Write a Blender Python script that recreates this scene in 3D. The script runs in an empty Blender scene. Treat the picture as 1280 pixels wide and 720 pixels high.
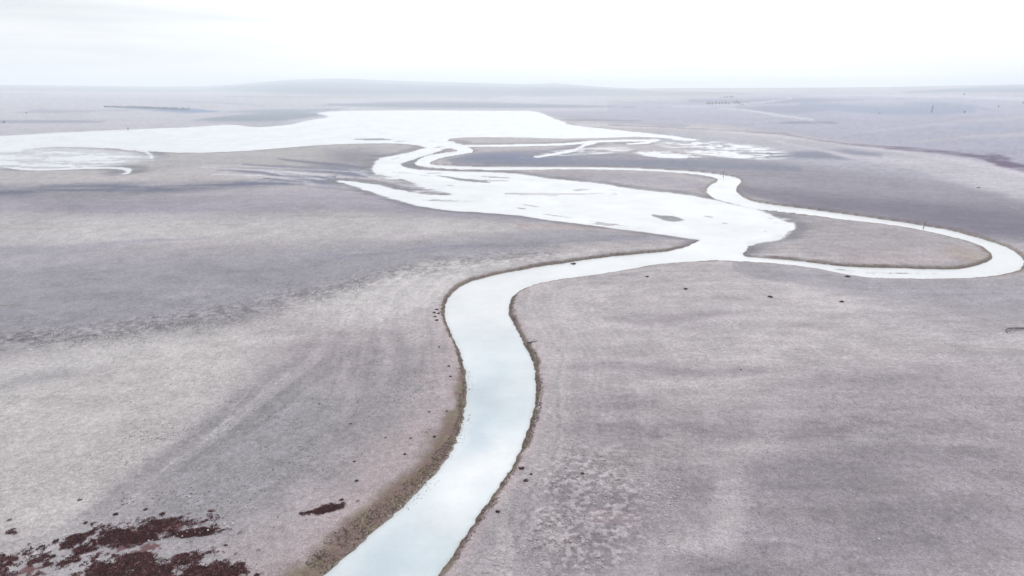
import bpy, math, random
import numpy as np
from mathutils import Vector

random.seed(7)
rng = np.random.default_rng(7)
S = bpy.context.scene
COL = S.collection

# ------------------------------------------------------------------ camera
H = 50.0                      # drone height over the water level, metres
FPX = 865.0                   # focal length in pixels of a 1280 px wide picture
PITCH = math.atan(250.0 / FPX)
cam_d = bpy.data.cameras.new("camera")
cam_d.sensor_width = 36.0
cam_d.lens = 36.0 * FPX / 1280.0
cam_d.clip_start = 0.5
cam_d.clip_end = 80000
cam = bpy.data.objects.new("camera", cam_d)
cam.location = (0, 0, H)
cam.rotation_euler = (math.pi / 2 - PITCH, 0, 0)
COL.objects.link(cam)
S.camera = cam

# ------------------------------------------------------------------ light and sky
SUN_EL, SUN_AZ = math.radians(42), math.radians(14)
HAZE_DENSITY = 0.00028
world = bpy.data.worlds.new("World")
S.world = world
world.use_nodes = True
wn, wl = world.node_tree.nodes, world.node_tree.links
wn.clear()
w_out = wn.new("ShaderNodeOutputWorld")
w_bg = wn.new("ShaderNodeBackground")
w_bg.inputs["Strength"].default_value = 0.12
sky = wn.new("ShaderNodeTexSky")
sky.sky_type = 'NISHITA'
sky.sun_disc = False
sky.sun_elevation = SUN_EL
sky.sun_rotation = SUN_AZ
sky.air_density = 1.0
sky.dust_density = 3.0
tc = wn.new("ShaderNodeTexCoord")
mp = wn.new("ShaderNodeMapping")
mp.inputs["Scale"].default_value = (1.3, 1.3, 17.0)
cn = wn.new("ShaderNodeTexNoise")
cn.inputs["Scale"].default_value = 2.2
cn.inputs["Detail"].default_value = 7
cn.inputs["Roughness"].default_value = 0.55
cr = wn.new("ShaderNodeMapRange")
cr.inputs["From Min"].default_value = 0.3
cr.inputs["From Max"].default_value = 0.7
cr.inputs["To Min"].default_value = 0.0
cr.inputs["To Max"].default_value = 1.0
veil = wn.new("ShaderNodeMix")                          # thin and thick parts of the overcast
veil.data_type = 'RGBA'
veil.inputs[6].default_value = (5.2, 5.4, 5.65, 1)
veil.inputs[7].default_value = (6.75, 6.8, 6.85, 1)
mixc = wn.new("ShaderNodeMix")
mixc.data_type = 'RGBA'
mixc.inputs[0].default_value = 0.97
# the cloud is brighter round the hidden sun
dotn = wn.new("ShaderNodeVectorMath"); dotn.operation = 'DOT_PRODUCT'
dotn.inputs[1].default_value = (math.sin(SUN_AZ) * math.cos(SUN_EL), math.cos(SUN_AZ) * math.cos(SUN_EL), math.sin(SUN_EL))
clampn = wn.new("ShaderNodeMapRange")
clampn.inputs["From Min"].default_value = 0.58; clampn.inputs["From Max"].default_value = 1.0
clampn.inputs["To Min"].default_value = 0.96; clampn.inputs["To Max"].default_value = 1.8
glow = wn.new("ShaderNodeVectorMath"); glow.operation = 'SCALE'
wl.new(tc.outputs["Generated"], mp.inputs["Vector"])
wl.new(mp.outputs["Vector"], cn.inputs["Vector"])
wl.new(cn.outputs["Fac"], cr.inputs["Value"])
wl.new(cr.outputs["Result"], veil.inputs[0])
wl.new(tc.outputs["Generated"], dotn.inputs[0])
wl.new(dotn.outputs["Value"], clampn.inputs["Value"])
wl.new(veil.outputs[2], glow.inputs[0])
wl.new(clampn.outputs["Result"], glow.inputs["Scale"])
wl.new(glow.outputs[0], mixc.inputs[7])
wl.new(sky.outputs["Color"], mixc.inputs[6])
wl.new(mixc.outputs[2], w_bg.inputs["Color"])
wl.new(w_bg.outputs["Background"], w_out.inputs["Surface"])

sun_d = bpy.data.lights.new("sun", 'SUN')
sun_d.energy = 1.6
sun_d.angle = math.radians(16)
sun_d.color = (1.0, 0.965, 0.93)
sun = bpy.data.objects.new("sun", sun_d)
sdir = Vector((math.sin(SUN_AZ) * math.cos(SUN_EL), math.cos(SUN_AZ) * math.cos(SUN_EL), math.sin(SUN_EL)))
sun.rotation_euler = sdir.to_track_quat('Z', 'Y').to_euler()
sun.location = (0, 0, 90)
COL.objects.link(sun)

S.view_settings.view_transform = 'Standard'
S.view_settings.look = 'None'
S.view_settings.exposure = 0.38
S.view_settings.gamma = 1.0
S.cycles.volume_bounces = 3
S.cycles.max_bounces = 6

# ------------------------------------------------------------------ picture <-> ground geometry
CP, SP = math.cos(PITCH), math.sin(PITCH)

def G(px, py, z=0.0):
    """ground point (height z) seen at pixel px, py of the 1280x720 photograph"""
    u, v = (px - 640.0) / FPX, (360.0 - py) / FPX
    dy, dz = CP + v * SP, -SP + v * CP
    t = (z - H) / dz
    return np.array([u * t, dy * t])

def project(x, y, z):
    f = y * CP - (z - H) * SP
    f = np.where(f < 1.0, 1.0, f)
    up = y * SP + (z - H) * CP
    return 640.0 + FPX * x / f, 360.0 - FPX * up / f

# ------------------------------------------------------------------ noise
_perm = np.random.RandomState(3).rand(256, 256).astype(np.float32)
def vnoise(x, y):
    xi = np.floor(x).astype(np.int64); yi = np.floor(y).astype(np.int64)
    fx = (x - xi).astype(np.float32); fy = (y - yi).astype(np.float32)
    fx = fx * fx * fx * (fx * (fx * 6 - 15) + 10); fy = fy * fy * fy * (fy * (fy * 6 - 15) + 10)
    x0 = xi & 255; y0 = yi & 255; x1 = (xi + 1) & 255; y1 = (yi + 1) & 255
    a = _perm[x0, y0]; b = _perm[x1, y0]; c = _perm[x0, y1]; d = _perm[x1, y1]
    return a + (b - a) * fx + (c - a) * fy + (a - b - c + d) * fx * fy
def fbm(x, y, scale, octs=4, ox=0.0, rough=0.5, rot=0.5):
    """value noise in 0..1; scale = size of the largest feature in metres"""
    x = np.asarray(x, dtype=np.float64) / scale + 17.3 + ox; y = np.asarray(y, dtype=np.float64) / scale + 9.1 + ox * 0.7
    r = 0.0; a = 1.0; t = 0.0
    c, s = math.cos(rot), math.sin(rot)
    for _ in range(octs):
        r = r + a * vnoise(x, y); t += a; a *= rough
        x, y = (c * x - s * y) * 2.03 + 5.2, (s * x + c * y) * 2.03 + 1.7
    return r / t
def sm(a, b, x):
    t = np.clip((x - a) / (b - a), 0, 1)
    return t * t * (3 - 2 * t)

# ------------------------------------------------------------------ shorelines traced as outlines on the water plane
def smooth_closed(pts, n=3):
    p = np.array(pts, float); N = len(p); out = []
    for i in range(N):
        a, b, c, d = p[i - 1], p[i], p[(i + 1) % N], p[(i + 2) % N]
        for k in range(n):
            t = k / n
            out.append(0.5 * ((2 * b) + (c - a) * t + (2 * a - 5 * b + 4 * c - d) * t * t + (3 * b - a - 3 * c + d) * t ** 3))
    return out
def ground_poly(pts, n=3):
    return np.array([G(x, y) for x, y in smooth_closed(pts, n)])

LOW = [(150, 1000), (250, 880), (340, 785), (405, 720), (440, 690), (470, 663), (503, 634), (540, 597), (563, 568), (576, 540), (582, 510),
       (583, 480), (578, 450), (568, 425), (558, 402), (556, 386), (560, 373), (576, 358), (602, 348), (640, 339.5), (680, 332.5),
       (720, 326.5), (760, 321), (800, 317.5), (840, 313), (862, 307), (876, 300), (905, 296), (935, 306), (929, 317), (933, 327.8),
       (900, 327), (860, 329), (820, 332), (780, 339), (740, 345.5), (700, 351), (665, 358), (645, 367), (636, 381),
       (638, 396), (650, 420), (662, 442), (669, 465), (670, 490), (666, 518), (655, 552), (640, 584), (620, 614), (600, 642),
       (575, 680), (548, 720), (505, 785), (445, 880), (380, 1000)]
MEANDER = [(558, 183), (578, 182.4), (590, 186.5), (592, 189.5), (588, 191.5), (575, 194), (555, 197.3), (542, 201), (537, 203.6), (540, 205.5),
       (560, 207), (600, 208.4), (660, 208.6), (720, 208.7), (770, 209.2), (809, 211), (865, 214.3), (899, 218), (921, 222), (926.5, 227),
       (921, 236), (924, 243), (938, 250.3), (963, 255.2), (1000, 260), (1044, 266), (1117, 276), (1160, 283), (1189, 288.4),
       (1225, 298), (1247, 304.6), (1266, 313), (1278, 322.7), (1279, 331), (1273, 338), (1257, 343), (1232, 347), (1189, 349.5),
       (1117, 349.5), (1073, 347), (1044, 342), (1008, 335), (972, 331), (929, 328), (900, 322), (905, 312), (927, 317),
       (933, 320.7), (972, 324), (1008, 327.4), (1044, 332), (1081, 334), (1153, 336), (1189, 336.8), (1214, 333.5), (1234, 327),
       (1240, 320.5), (1235, 313), (1218, 304.6), (1189, 297.4), (1153, 289.5), (1117, 283), (1044, 274.5), (972, 265), (936, 259.3),
       (906, 252), (893, 248), (885, 243), (883, 237.5), (888, 231.5), (898, 225.5), (885, 221), (851, 217.4), (809, 214.4), (752, 213),
       (700, 212.6), (640, 212.9), (600, 212.5), (560, 211.4), (540, 210), (525, 208), (519.5, 205.3), (521, 201.3), (532, 195.5),
       (555, 191), (572, 188.7), (565, 186)]
MID = [(876, 301), (860, 298), (830, 293.5), (790, 288), (740, 281.5), (690, 275.5), (650, 269.5), (610, 266.5), (570, 264), (530, 258.5),
       (500, 251), (480, 245), (460, 238.5), (440, 232), (420, 226.5), (430, 225.6), (450, 228), (472, 231.5), (500, 237.5), (525, 242),
       (545, 243.6), (562, 243.4), (550, 239), (530, 233), (510, 226.5), (490, 222), (472, 217.5), (467, 212), (468, 205),
       (474, 198), (486, 195), (500, 192.6), (515, 190.2), (526, 187), (530, 184.3), (524, 182), (510, 180), (495, 178), (540, 172),
       (556, 175.5), (566, 177.5), (576, 180.4), (578, 183), (562, 185.2), (551, 187.3), (544, 190.2), (535, 194), (519, 198.7),
       (501, 205), (513, 211), (540, 213.2), (575, 214.5), (625, 215.8), (660, 219.5), (690, 223.6), (720, 226.5), (752, 230),
       (786, 235.7), (837, 241.3), (879, 247.5), (910, 254), (943, 261), (961, 267), (978, 275.6), (988, 283), (983, 291),
       (974, 299), (950, 304), (935, 308.5), (922, 318), (890, 318), (872, 309)]
LAKE = [(-900, 188), (-420, 182), (-200, 176), (0, 170), (84, 165.2), (161, 162), (235, 159), (286, 156), (319, 158.8), (353, 156.8), (386, 150.5), (412, 146),
        (397, 141.5), (430, 138.6), (480, 138), (600, 138.3), (660, 138.8), (678, 142), (692, 148), (705, 152.6), (712, 156),
        (740, 159.5), (770, 162.5), (800, 165.6), (830, 169), (855, 172), (872, 175.5), (852, 175.3), (830, 172.6), (800, 171), (777, 171.6), (740, 172.6), (700, 173), (660, 172),
        (620, 171.6), (592, 171.6), (575, 172.3), (556, 174.8), (565, 178.5), (530, 182), (500, 179.5), (467, 179.3), (430, 180), (400, 181.3),
        (370, 183.5), (340, 186), (300, 189), (240, 190.8), (190, 189), (150, 186.5), (100, 184), (60, 184), (20, 188), (-60, 196), (-300, 206), (-900, 222)]
SPILL = [(745, 178), (812, 174.3), (823, 175.4), (818, 178.2), (795, 180.6), (785, 179.6), (806, 177), (770, 177.4)]
# narrow channels: (points, half width in px across the view)
def ribbon(pts):
    """closed outline round a channel given by (x, y, half height in px)"""
    return [(x, y - w) for x, y, w in pts] + [(x, y + w) for x, y, w in reversed(pts)]
CH1 = ribbon([(566, 183, .8), (600, 182.4, 1.2), (650, 181.8, 1.3), (702, 180.3, 1.3), (736, 177.6, 1.3), (770, 176.2, 1.1), (803, 175.5, 1.0)])
CH2 = ribbon([(742, 178.5, 1.2), (729, 182.3, 1.4), (716, 188, 1.4), (695, 192.3, .8), (672, 196, .6)])
CH3 = ribbon([(8, 209.2, .8), (30, 211.3, .9), (60, 211.9, .8), (110, 210.2, .9), (140, 210, 1), (155, 211, 1.3)]) 
CH3B = [(146, 209.4), (158, 210.3), (166, 213.6), (160, 217.4), (152, 217.8), (158, 214), (152, 211.8)]
CH4 = ribbon([(150, 186, .9), (170, 188.2, .9), (184, 190, 1), (187, 193.5, 1.3), (190, 197.5, .7)])
CH5 = ribbon([(803, 190.3, .3), (828, 193, .8), (852, 197.3, .6)])
WET_STEEP = [LOW, MEANDER]
WET_SOFT = [MID, LAKE, SPILL, CH1, CH2, CH3, CH3B, CH4, CH5]
# bars and islands: centre, half width, half height, slope
def ell(cx, cy, a, b, k=0.0, n=14):
    return [(cx + a * math.cos(t), cy + b * math.sin(t) + k * a * math.cos(t)) for t in [2 * math.pi * i / n for i in range(n)]]
BARS = [ell(838, 273.2, 17, 4.0, .10), ell(826, 271, 14, 2.2, .16), ell(664, 257.2, 13, 1.0, .13), ell(652, 260.3, 8, 1.0, .1), ell(588, 225.4, 26, 2.0, .10),
        ell(560, 221.3, 18, 1.1, .12), ell(620, 221.6, 20, .9, .06), ell(770, 281, 42, .75, .15), ell(700, 270.5, 26, .6, .14), ell(958, 287.5, 4, 2.1, -.2),
        ell(968, 280, 5, 1.7, -.2), ell(887, 271, 8, .9, .1), ell(906, 279.3, 4, 1, 0), ell(960, 272, 7, .9, .3), ell(466, 174.2, 26, 1.3, .0),
        ell(494, 198.2, 6, .6, -.2), ell(500, 176.8, 10, .8, 0), ell(540, 176, 6, .5, .1), ell(503, 216, 16, .6, .1), ell(530, 219.3, 18, .5, .1),
        ell(1120, 341.4, 60, .55, .012), ell(1070, 339, 28, .45, .1), ell(548, 184, 9, .7, -.1)]

def sdist(X, Y, polys):
    """signed distance in metres to the union of outlines, negative inside"""
    best = np.full(X.shape, 1e9, np.float32)
    for pl in polys:
        P = ground_poly(pl, 3 if len(pl) > 20 else 2)
        A = P; B = np.roll(P, -1, 0)
        d2 = np.full(X.shape, 1e18, np.float32); ins = np.zeros(X.shape, bool)
        for (ax, ay), (bx, by) in zip(A, B):
            ex, ey = bx - ax, by - ay
            wx, wy = X - np.float32(ax), Y - np.float32(ay)
            t = np.clip((wx * ex + wy * ey) / (ex * ex + ey * ey + 1e-9), 0, 1)
            qx, qy = wx - ex * t, wy - ey * t
            np.minimum(d2, qx * qx + qy * qy, out=d2)
            if ay != by:
                c = ((ay > Y) != (by > Y)) & (X < (bx - ax) * (Y - ay) / (by - ay) + ax)
                ins ^= c
        d = np.sqrt(d2)
        d = np.where(ins, -d, d)
        np.minimum(best, d, out=best)
    return best

# skyline heights: (px, py of the skyline)
SKY_T = np.array([(-600, 108), (-200, 107.5), (0, 107.6), (100, 108.2), (200, 109), (250, 108.6), (290, 106.8), (330, 103.8), (370, 101), (410, 99.8), (440, 100), (480, 101.8),
                  (520, 102.8), (547, 103.6), (600, 104.6), (650, 106.2), (672, 105.8), (692, 105), (715, 106.6), (740, 108.4), (770, 110), (800, 111), (850, 110.6),
                  (900, 110.4), (1000, 110.2), (1100, 109.6), (1180, 108.4), (1280, 107), (1500, 106.4), (1900, 107)], float)

def far_height(X, Y):
    R = np.hypot(X, Y) + 1e-6
    front = Y > 1.0
    px = np.where(front, 640 + FPX * X / np.maximum(Y * CP, 1.0) * 1.0, np.where(X > 0, 1900, -600))
    px = np.clip(px, -600, 1900)
    sk = np.interp(px, SKY_T[:, 0], SKY_T[:, 1])
    RC = 5200 + 900 * np.sin(px / 210.0)                       # distance of the crest
    crest = H + (110.4 - sk) / FPX * RC * 1.02
    # the right-hand slope begins nearer, behind the dark red gully
    r0 = np.interp(px, [-600, 0, 300, 420, 700, 800, 900, 1280, 1900], [1500, 1350, 1700, 2150, 2150, 1350, 1000, 560, 450])
    t = np.clip((R - r0) / (RC - r0), 0, 1)
    z = crest * (t ** 1.25) * np.where(t < 1, 1, 1)
    n = fbm(X, Y, 900, 4, 3.0) - 0.5
    n2 = fbm(X, Y, 300, 3, 8.0) - 0.5
    env = np.sin(np.clip(t, 0, 1) * math.pi) ** 0.8
    z = z + env * (n * 26 + n2 * 7) * (z > 0)
    back = np.clip((R - RC) / 6000, 0, 1)
    z = np.where(R > RC, crest * (1 - 0.5 * back), z)
    return z * sm(0, 60, R - r0 + 0.0)

def heights(X, Y, full=False):
    X = X.astype(np.float32); Y = Y.astype(np.float32)
    R = np.hypot(X, Y)
    use = (R < 3200) & (Y > -60)
    s1 = np.full(X.shape, 400, np.float32); s2 = s1.copy(); s3 = s1.copy()
    xs, ys = X[use], Y[use]
    wob = (fbm(xs, ys, 5.0, 4, 4.0) - .5) * np.clip(R[use] / 160, .35, 6)
    wob2 = (fbm(xs, ys, 1.1, 3, 14.0) - .5) * 0.55
    s1[use] = sdist(xs, ys, WET_STEEP) + wob * .7 + wob2
    s2[use] = sdist(xs, ys, WET_SOFT) + wob * 1.6 + wob2 + (fbm(xs * .5, ys, 30, 4, 12.) - .5) * np.clip((R[use] - 150) / 60, 0, 9) * .9
    s3[use] = sdist(xs, ys, BARS) + wob * 1.0
    px, py = project(X, Y, 0.0)
    # flats
    flat = 0.95 + (fbm(X, Y, 70, 3, 1.0) - .5) * 0.5
    # broad gentle bank on the left of the near reach, short steep one elsewhere
    cx_ = np.interp(py, [440, 480, 510, 540, 584, 614, 642, 680, 720, 785, 880, 1000], [615, 626, 625, 617, 597, 570, 548, 512, 476, 420, 347, 265])
    leftbank = ((px < cx_) & (py > 440)).astype(np.float32) * sm(440, 560, py)
    wdt = 0.75 + 2.6 * leftbank + (fbm(X, Y, 9, 2, 6.0) - .5) * .5
    st = np.where(s1 > 0, flat * (1 - np.exp(-np.maximum(s1, 0) / wdt)), np.maximum(s1 * 0.45, -0.8))
    gw = 6.0 + 0.010 * R
    so = np.where(s2 > 0, flat * (1 - np.exp(-np.maximum(s2, 0) / gw)) , np.maximum(s2 * 0.06, -0.5))
    z = np.minimum(st, so)
    # bars rise just out of the shallow water
    bar = np.clip(-s3 * 0.10, 0, 0.13)
    z = np.where(s3 < 0, np.maximum(z, bar), z)
    # shallow streaks inside the wide reach
    stk = fbm(X * .35 + Y * .12, Y * 1.0, 12, 4, 22.0)
    inmid = sm(0, -6, s2) * sm(520, 560, px) * (1 - sm(700, 790, px)) * sm(212, 222, py)
    z = np.where((inmid > .1) & (stk > .66), np.maximum(z, (stk - .66) * .5 * inmid), z)
    # half flooded flats: pools and threads of water between low mud
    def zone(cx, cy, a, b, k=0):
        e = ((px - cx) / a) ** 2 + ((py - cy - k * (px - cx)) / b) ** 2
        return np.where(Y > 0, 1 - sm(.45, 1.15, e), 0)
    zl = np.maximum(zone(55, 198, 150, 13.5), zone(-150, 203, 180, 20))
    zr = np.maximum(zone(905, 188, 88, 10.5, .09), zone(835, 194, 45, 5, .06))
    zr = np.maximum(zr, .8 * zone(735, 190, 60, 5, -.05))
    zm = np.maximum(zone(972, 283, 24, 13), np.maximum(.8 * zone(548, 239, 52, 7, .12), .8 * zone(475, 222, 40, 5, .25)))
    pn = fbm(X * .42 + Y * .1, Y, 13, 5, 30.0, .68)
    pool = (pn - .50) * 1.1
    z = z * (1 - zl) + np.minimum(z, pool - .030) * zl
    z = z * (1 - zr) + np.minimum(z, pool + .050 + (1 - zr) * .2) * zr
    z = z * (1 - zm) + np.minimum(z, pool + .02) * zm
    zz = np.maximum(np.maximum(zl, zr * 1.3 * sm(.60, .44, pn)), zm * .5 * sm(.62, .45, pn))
    # small relief on dry ground
    dry = sm(0.12, 0.6, z)
    hum = sm(.45, .8, 1 - np.hypot(px - 735, (py - 650) * .9) / 190) * (Y > 0) + .0
    hum = np.clip(hum * 1.2, 0, 1) * dry
    h8 = vnoise(X / .62 + 3, Y / .62 + 8) * .65 + vnoise(X / .33, Y / .33) * .35
    mott = np.exp(-((py - np.interp(px, [0, 100, 200, 300, 400, 480, 560, 700], [430, 420, 409, 392, 368, 348, 334, 318])) / 11.0) ** 2) * (Y > 0) * (px < 700)
    m8 = fbm(X, Y, 1.1, 2, 40.0)
    rough = (fbm(X, Y, 2.2, 3, 50.0) - .5)
    near = 1 - sm(250, 700, R)
    z = z + dry * near * (rough * .16) + hum * sm(.35, .75, h8) * .14 + mott * dry * sm(.45, .8, m8) * .10
    z = z + far_height(X, Y)
    if full:
        return z, dict(s1=s1, s2=s2, s3=s3, px=px, py=py, R=R, left=leftbank, hum=hum, h8=h8, mott=mott, m8=m8, zz=zz, flat=flat, pn=pn)
    return z

def z_at(x, y):
    return float(heights(np.array([x]), np.array([y]))[0])

# ------------------------------------------------------------------ materials
def mat(name):
    m = bpy.data.materials.new(name); m.use_nodes = True
    nt = m.node_tree; b = nt.nodes["Principled BSDF"]
    return m, nt.nodes, nt.links, b
def noise(nodes, links, scale, detail=4, rough=.55, vec=None):
    n = nodes.new("ShaderNodeTexNoise")
    n.inputs["Scale"].default_value = scale; n.inputs["Detail"].default_value = detail; n.inputs["Roughness"].default_value = rough
    if vec is not None: links.new(vec, n.inputs["Vector"])
    return n
def math_node(nodes, links, op, a, b):
    n = nodes.new("ShaderNodeMath"); n.operation = op
    for i, v in enumerate((a, b)):
        if isinstance(v, (int, float)): n.inputs[i].default_value = v
        else: links.new(v, n.inputs[i])
    return n.outputs[0]
def simple_mat(name, c1, c2, scale, rough=.85, bump=.0):
    m, n, l, b = mat(name)
    t = n.new("ShaderNodeTexCoord")
    nz = noise(n, l, scale, 5, .6, t.outputs["Object"])
    r = n.new("ShaderNodeValToRGB")
    r.color_ramp.elements[0].position = .3; r.color_ramp.elements[1].position = .7
    r.color_ramp.elements[0].color = (*c1, 1); r.color_ramp.elements[1].color = (*c2, 1)
    l.new(nz.outputs["Fac"], r.inputs["Fac"]); l.new(r.outputs["Color"], b.inputs["Base Color"])
    b.inputs["Roughness"].default_value = rough
    if bump:
        bp = n.new("ShaderNodeBump"); bp.inputs["Strength"].default_value = bump; bp.inputs["Distance"].default_value = .02
        l.new(nz.outputs["Fac"], bp.inputs["Height"]); l.new(bp.outputs["Normal"], b.inputs["Normal"])
    return m

# ground material: mud colour from the mesh, grain and clods from nodes
def ground_material():
    m, n, l, b = mat("dry_mud")
    geo = n.new("ShaderNodeNewGeometry"); P = geo.outputs["Position"]
    at = n.new("ShaderNodeVertexColor"); at.layer_name = "mud"
    n1 = noise(n, l, 1.1, 6, .68, P)      # clods of about a metre
    n2 = noise(n, l, 4.2, 4, .7, P)      # grain
    n3 = noise(n, l, 0.16, 5, .6, P)
    vo = n.new("ShaderNodeTexVoronoi"); vo.inputs["Scale"].default_value = 1.5; vo.feature = 'DISTANCE_TO_EDGE'
    l.new(P, vo.inputs["Vector"])
    a = math_node(n, l, 'MULTIPLY_ADD', n1.outputs["Fac"], 1.1); n[-1].inputs[2].default_value = .45
    c = math_node(n, l, 'MULTIPLY_ADD', n2.outputs["Fac"], 1.8); n[-1].inputs[2].default_value = .10
    d = math_node(n, l, 'MULTIPLY_ADD', n3.outputs["Fac"], .30); n[-1].inputs[2].default_value = .85
    f = math_node(n, l, 'MULTIPLY', math_node(n, l, 'MULTIPLY', a, c), d)
    mx = n.new("ShaderNodeVectorMath"); mx.operation = 'SCALE'
    l.new(at.outputs["Color"], mx.inputs[0]); l.new(f, mx.inputs["Scale"])
    l.new(mx.outputs[0], b.inputs["Base Color"])
    rg = math_node(n, l, 'MULTIPLY_ADD', at.outputs["Alpha"], -.5); n[-1].inputs[2].default_value = .95
    l.new(rg, b.inputs["Roughness"])
    b.inputs["Specular IOR Level"].default_value = .3
    hh = math_node(n, l, 'MULTIPLY_ADD', n2.outputs["Fac"], .35); l.new(n1.outputs["Fac"], n[-1].inputs[2])
    bp = n.new("ShaderNodeBump"); bp.inputs["Strength"].default_value = .6; bp.inputs["Distance"].default_value = .12
    l.new(hh, bp.inputs["Height"]); l.new(bp.outputs["Normal"], b.inputs["Normal"])
    return m

def water_material():
    m, n, l, b = mat("milky_water")
    geo = n.new("ShaderNodeNewGeometry"); P = geo.outputs["Position"]
    at = n.new("ShaderNodeVertexColor"); at.layer_name = "tint"
    n2 = noise(n, l, 1.3, 5, .65, P)
    k = math_node(n, l, 'MULTIPLY_ADD', n2.outputs["Fac"], .16); n[-1].inputs[2].default_value = .92
    mx = n.new("ShaderNodeVectorMath"); mx.operation = 'SCALE'
    l.new(at.outputs["Color"], mx.inputs[0]); l.new(k, mx.inputs["Scale"]); l.new(mx.outputs[0], b.inputs["Base Color"])
    b.inputs["Roughness"].default_value = .22
    b.inputs["IOR"].default_value = 1.33
    wv = noise(n, l, 2.2, 3, .6, P)
    bp = n.new("ShaderNodeBump"); bp.inputs["Strength"].default_value = .05; bp.inputs["Distance"].default_value = .02
    l.new(wv.outputs["Fac"], bp.inputs["Height"]); l.new(bp.outputs["Normal"], b.inputs["Normal"])
    return m

# ------------------------------------------------------------------ the ground sheet (a fan-shaped grid, finest where the valley lies)
def mesh_grid(name, X, Y, Z, material, wrap=False):
    nr, nc = X.shape
    co = np.stack([X, Y, Z], -1).reshape(-1, 3).astype(np.float32)
    i = np.arange(nr * nc).reshape(nr, nc)
    if wrap: i = np.concatenate([i, i[:, :1]], 1)
    q = np.stack([i[:-1, :-1], i[:-1, 1:], i[1:, 1:], i[1:, :-1]], -1).reshape(-1, 4)
    me = bpy.data.meshes.new(name)
    me.vertices.add(len(co)); me.vertices.foreach_set("co", co.ravel())
    me.loops.add(q.size); me.loops.foreach_set("vertex_index", q.ravel().astype(np.int32))
    me.polygons.add(len(q)); me.polygons.foreach_set("loop_start", np.arange(0, q.size, 4, dtype=np.int32))
    me.polygons.foreach_set("loop_total", np.full(len(q), 4, np.int32))
    me.polygons.foreach_set("use_smooth", np.ones(len(q), bool))
    me.update(calc_edges=True)
    me.materials.append(material)
    o = bpy.data.objects.new(name, me); COL.objects.link(o)
    return o

az_f = np.radians(np.arange(-44, 44.01, 0.086))
az_r = np.radians(np.concatenate([np.arange(45, 90, 1.5), np.arange(90, 270, 6), np.arange(270, 315.5, 1.5)]))
AZ = np.concatenate([az_f, az_r])
rows = [6, 14, 22, 30, 38]
for py in np.arange(760, 124.5, -0.92):
    rows.append(float(G(640, py)[1]))
r_last = rows[-1]
rows += list(np.geomspace(r_last, 26000, 90)[1:])
RR = np.array(rows)
AA, RA = np.meshgrid(AZ, RR)
GX, GY = np.sin(AA) * RA, np.cos(AA) * RA
GZ, A = heights(GX, GY, True)
GZ = np.maximum(GZ, -1.2)

beds = [("saltwort_bed", [(142, 671, 56, 17, -.1, .385, 1, 3000), (178, 664, 60, 15, -.1, .52, 2, 1500)], "ragged dark red brown saltwort mat left of the white flecked streak"),
        ("saltwort_bed", [(190, 718, 112, 24, -.03, .29, 3, 7000), (190, 760, 150, 34, 0, .40, 4, 5200)], "largest dark brown saltwort mat cut by the bottom edge of the picture"),
        ("saltwort_bed", [(222, 668, 50, 4.2, -.13, .32, 5, 1200), (268, 662, 34, 6.0, -.05, .36, 6, 1000), (215, 650, 70, 9, -.05, .50, 12, 1200)], "thin dark streak of saltwort flecked with white stones"),
        ("saltwort_bed", [(18, 694, 40, 15, -.05, .46, 7, 1300), (4, 715, 44, 12, -.0, .44, 8, 800), (66, 682, 46, 7.5, -.30, .46, 9, 1000), (12, 664, 22, 5, 0, .56, 10, 250)], "broken dark red saltwort patches at the left picture edge"),
        ("saltwort_bed", [(404, 635, 27, 4.6, -.27, .38, 11, 700)], "small elongated dark brown saltwort patch close to the left river bank")]
# colours (linear) -------------------------------------------------
def c8(r, g, b, k=1.0):
    v = np.array([r, g, b], float) / 255
    return (np.where(v <= .04045, v / 12.92, ((v + .055) / 1.055) ** 2.4)) * k
K = 0.60                               # photographed brightness -> albedo of the mud
px, py = project(GX, GY, GZ)
front = (GY > 5)
px = np.where(front, px, 640.0); py = np.where(front, py, 800.0)
# photograph-like wobble of the outlines of every patch, in the ground plane
wx = (fbm(GX, GY, 40, 4, 60.) - .5); wy = (fbm(GX, GY, 40, 4, 70.) - .5)
sx = FPX / np.maximum(A['R'], 60)      # px per metre there
pxw = px + wx * 16 * sx; pyw = py + wy * 18 * sx * np.clip(H / np.maximum(A['R'], 60), 0.01, .7)
C = np.empty(GX.shape + (3,)); C[:] = c8(186, 179, 183)
def blend(mask, col, k=1.0):
    mk = np.clip(mask * k, 0, 1)[..., None]
    C[:] = C * (1 - mk) + np.asarray(col) * mk
def band(pts, soft=.6, use=(None, None)):
    """mask of a band given by (x, y, half thickness) stations, in picture px"""
    p = np.array(pts, float)
    yc = np.interp(pxw, p[:, 0], p[:, 1]); w = np.interp(pxw, p[:, 0], p[:, 2], left=0, right=0)
    inx = (pxw > p[0, 0]) & (pxw < p[-1, 0])
    return np.where(inx & front, 1 - sm(1 - soft, 1 + soft, np.abs(pyw - yc) / np.maximum(w, .05)), 0)
def blob(cx, cy, a, b, k=0.0, soft=.6):
    e = np.hypot((pxw - cx) / a, (pyw - cy - k * (pxw - cx)) / b)
    return np.where(front, 1 - sm(1 - soft, 1 + soft, e), 0)

LIGHT, MIDC, DARK, BLUE = c8(203, 198, 200), c8(178, 172, 178), c8(150, 144, 154), c8(140, 146, 164)
INF = 4000
stk2 = fbm(GX * .22 + GY * .05, GY, 9, 4, 41., .6)
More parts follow.
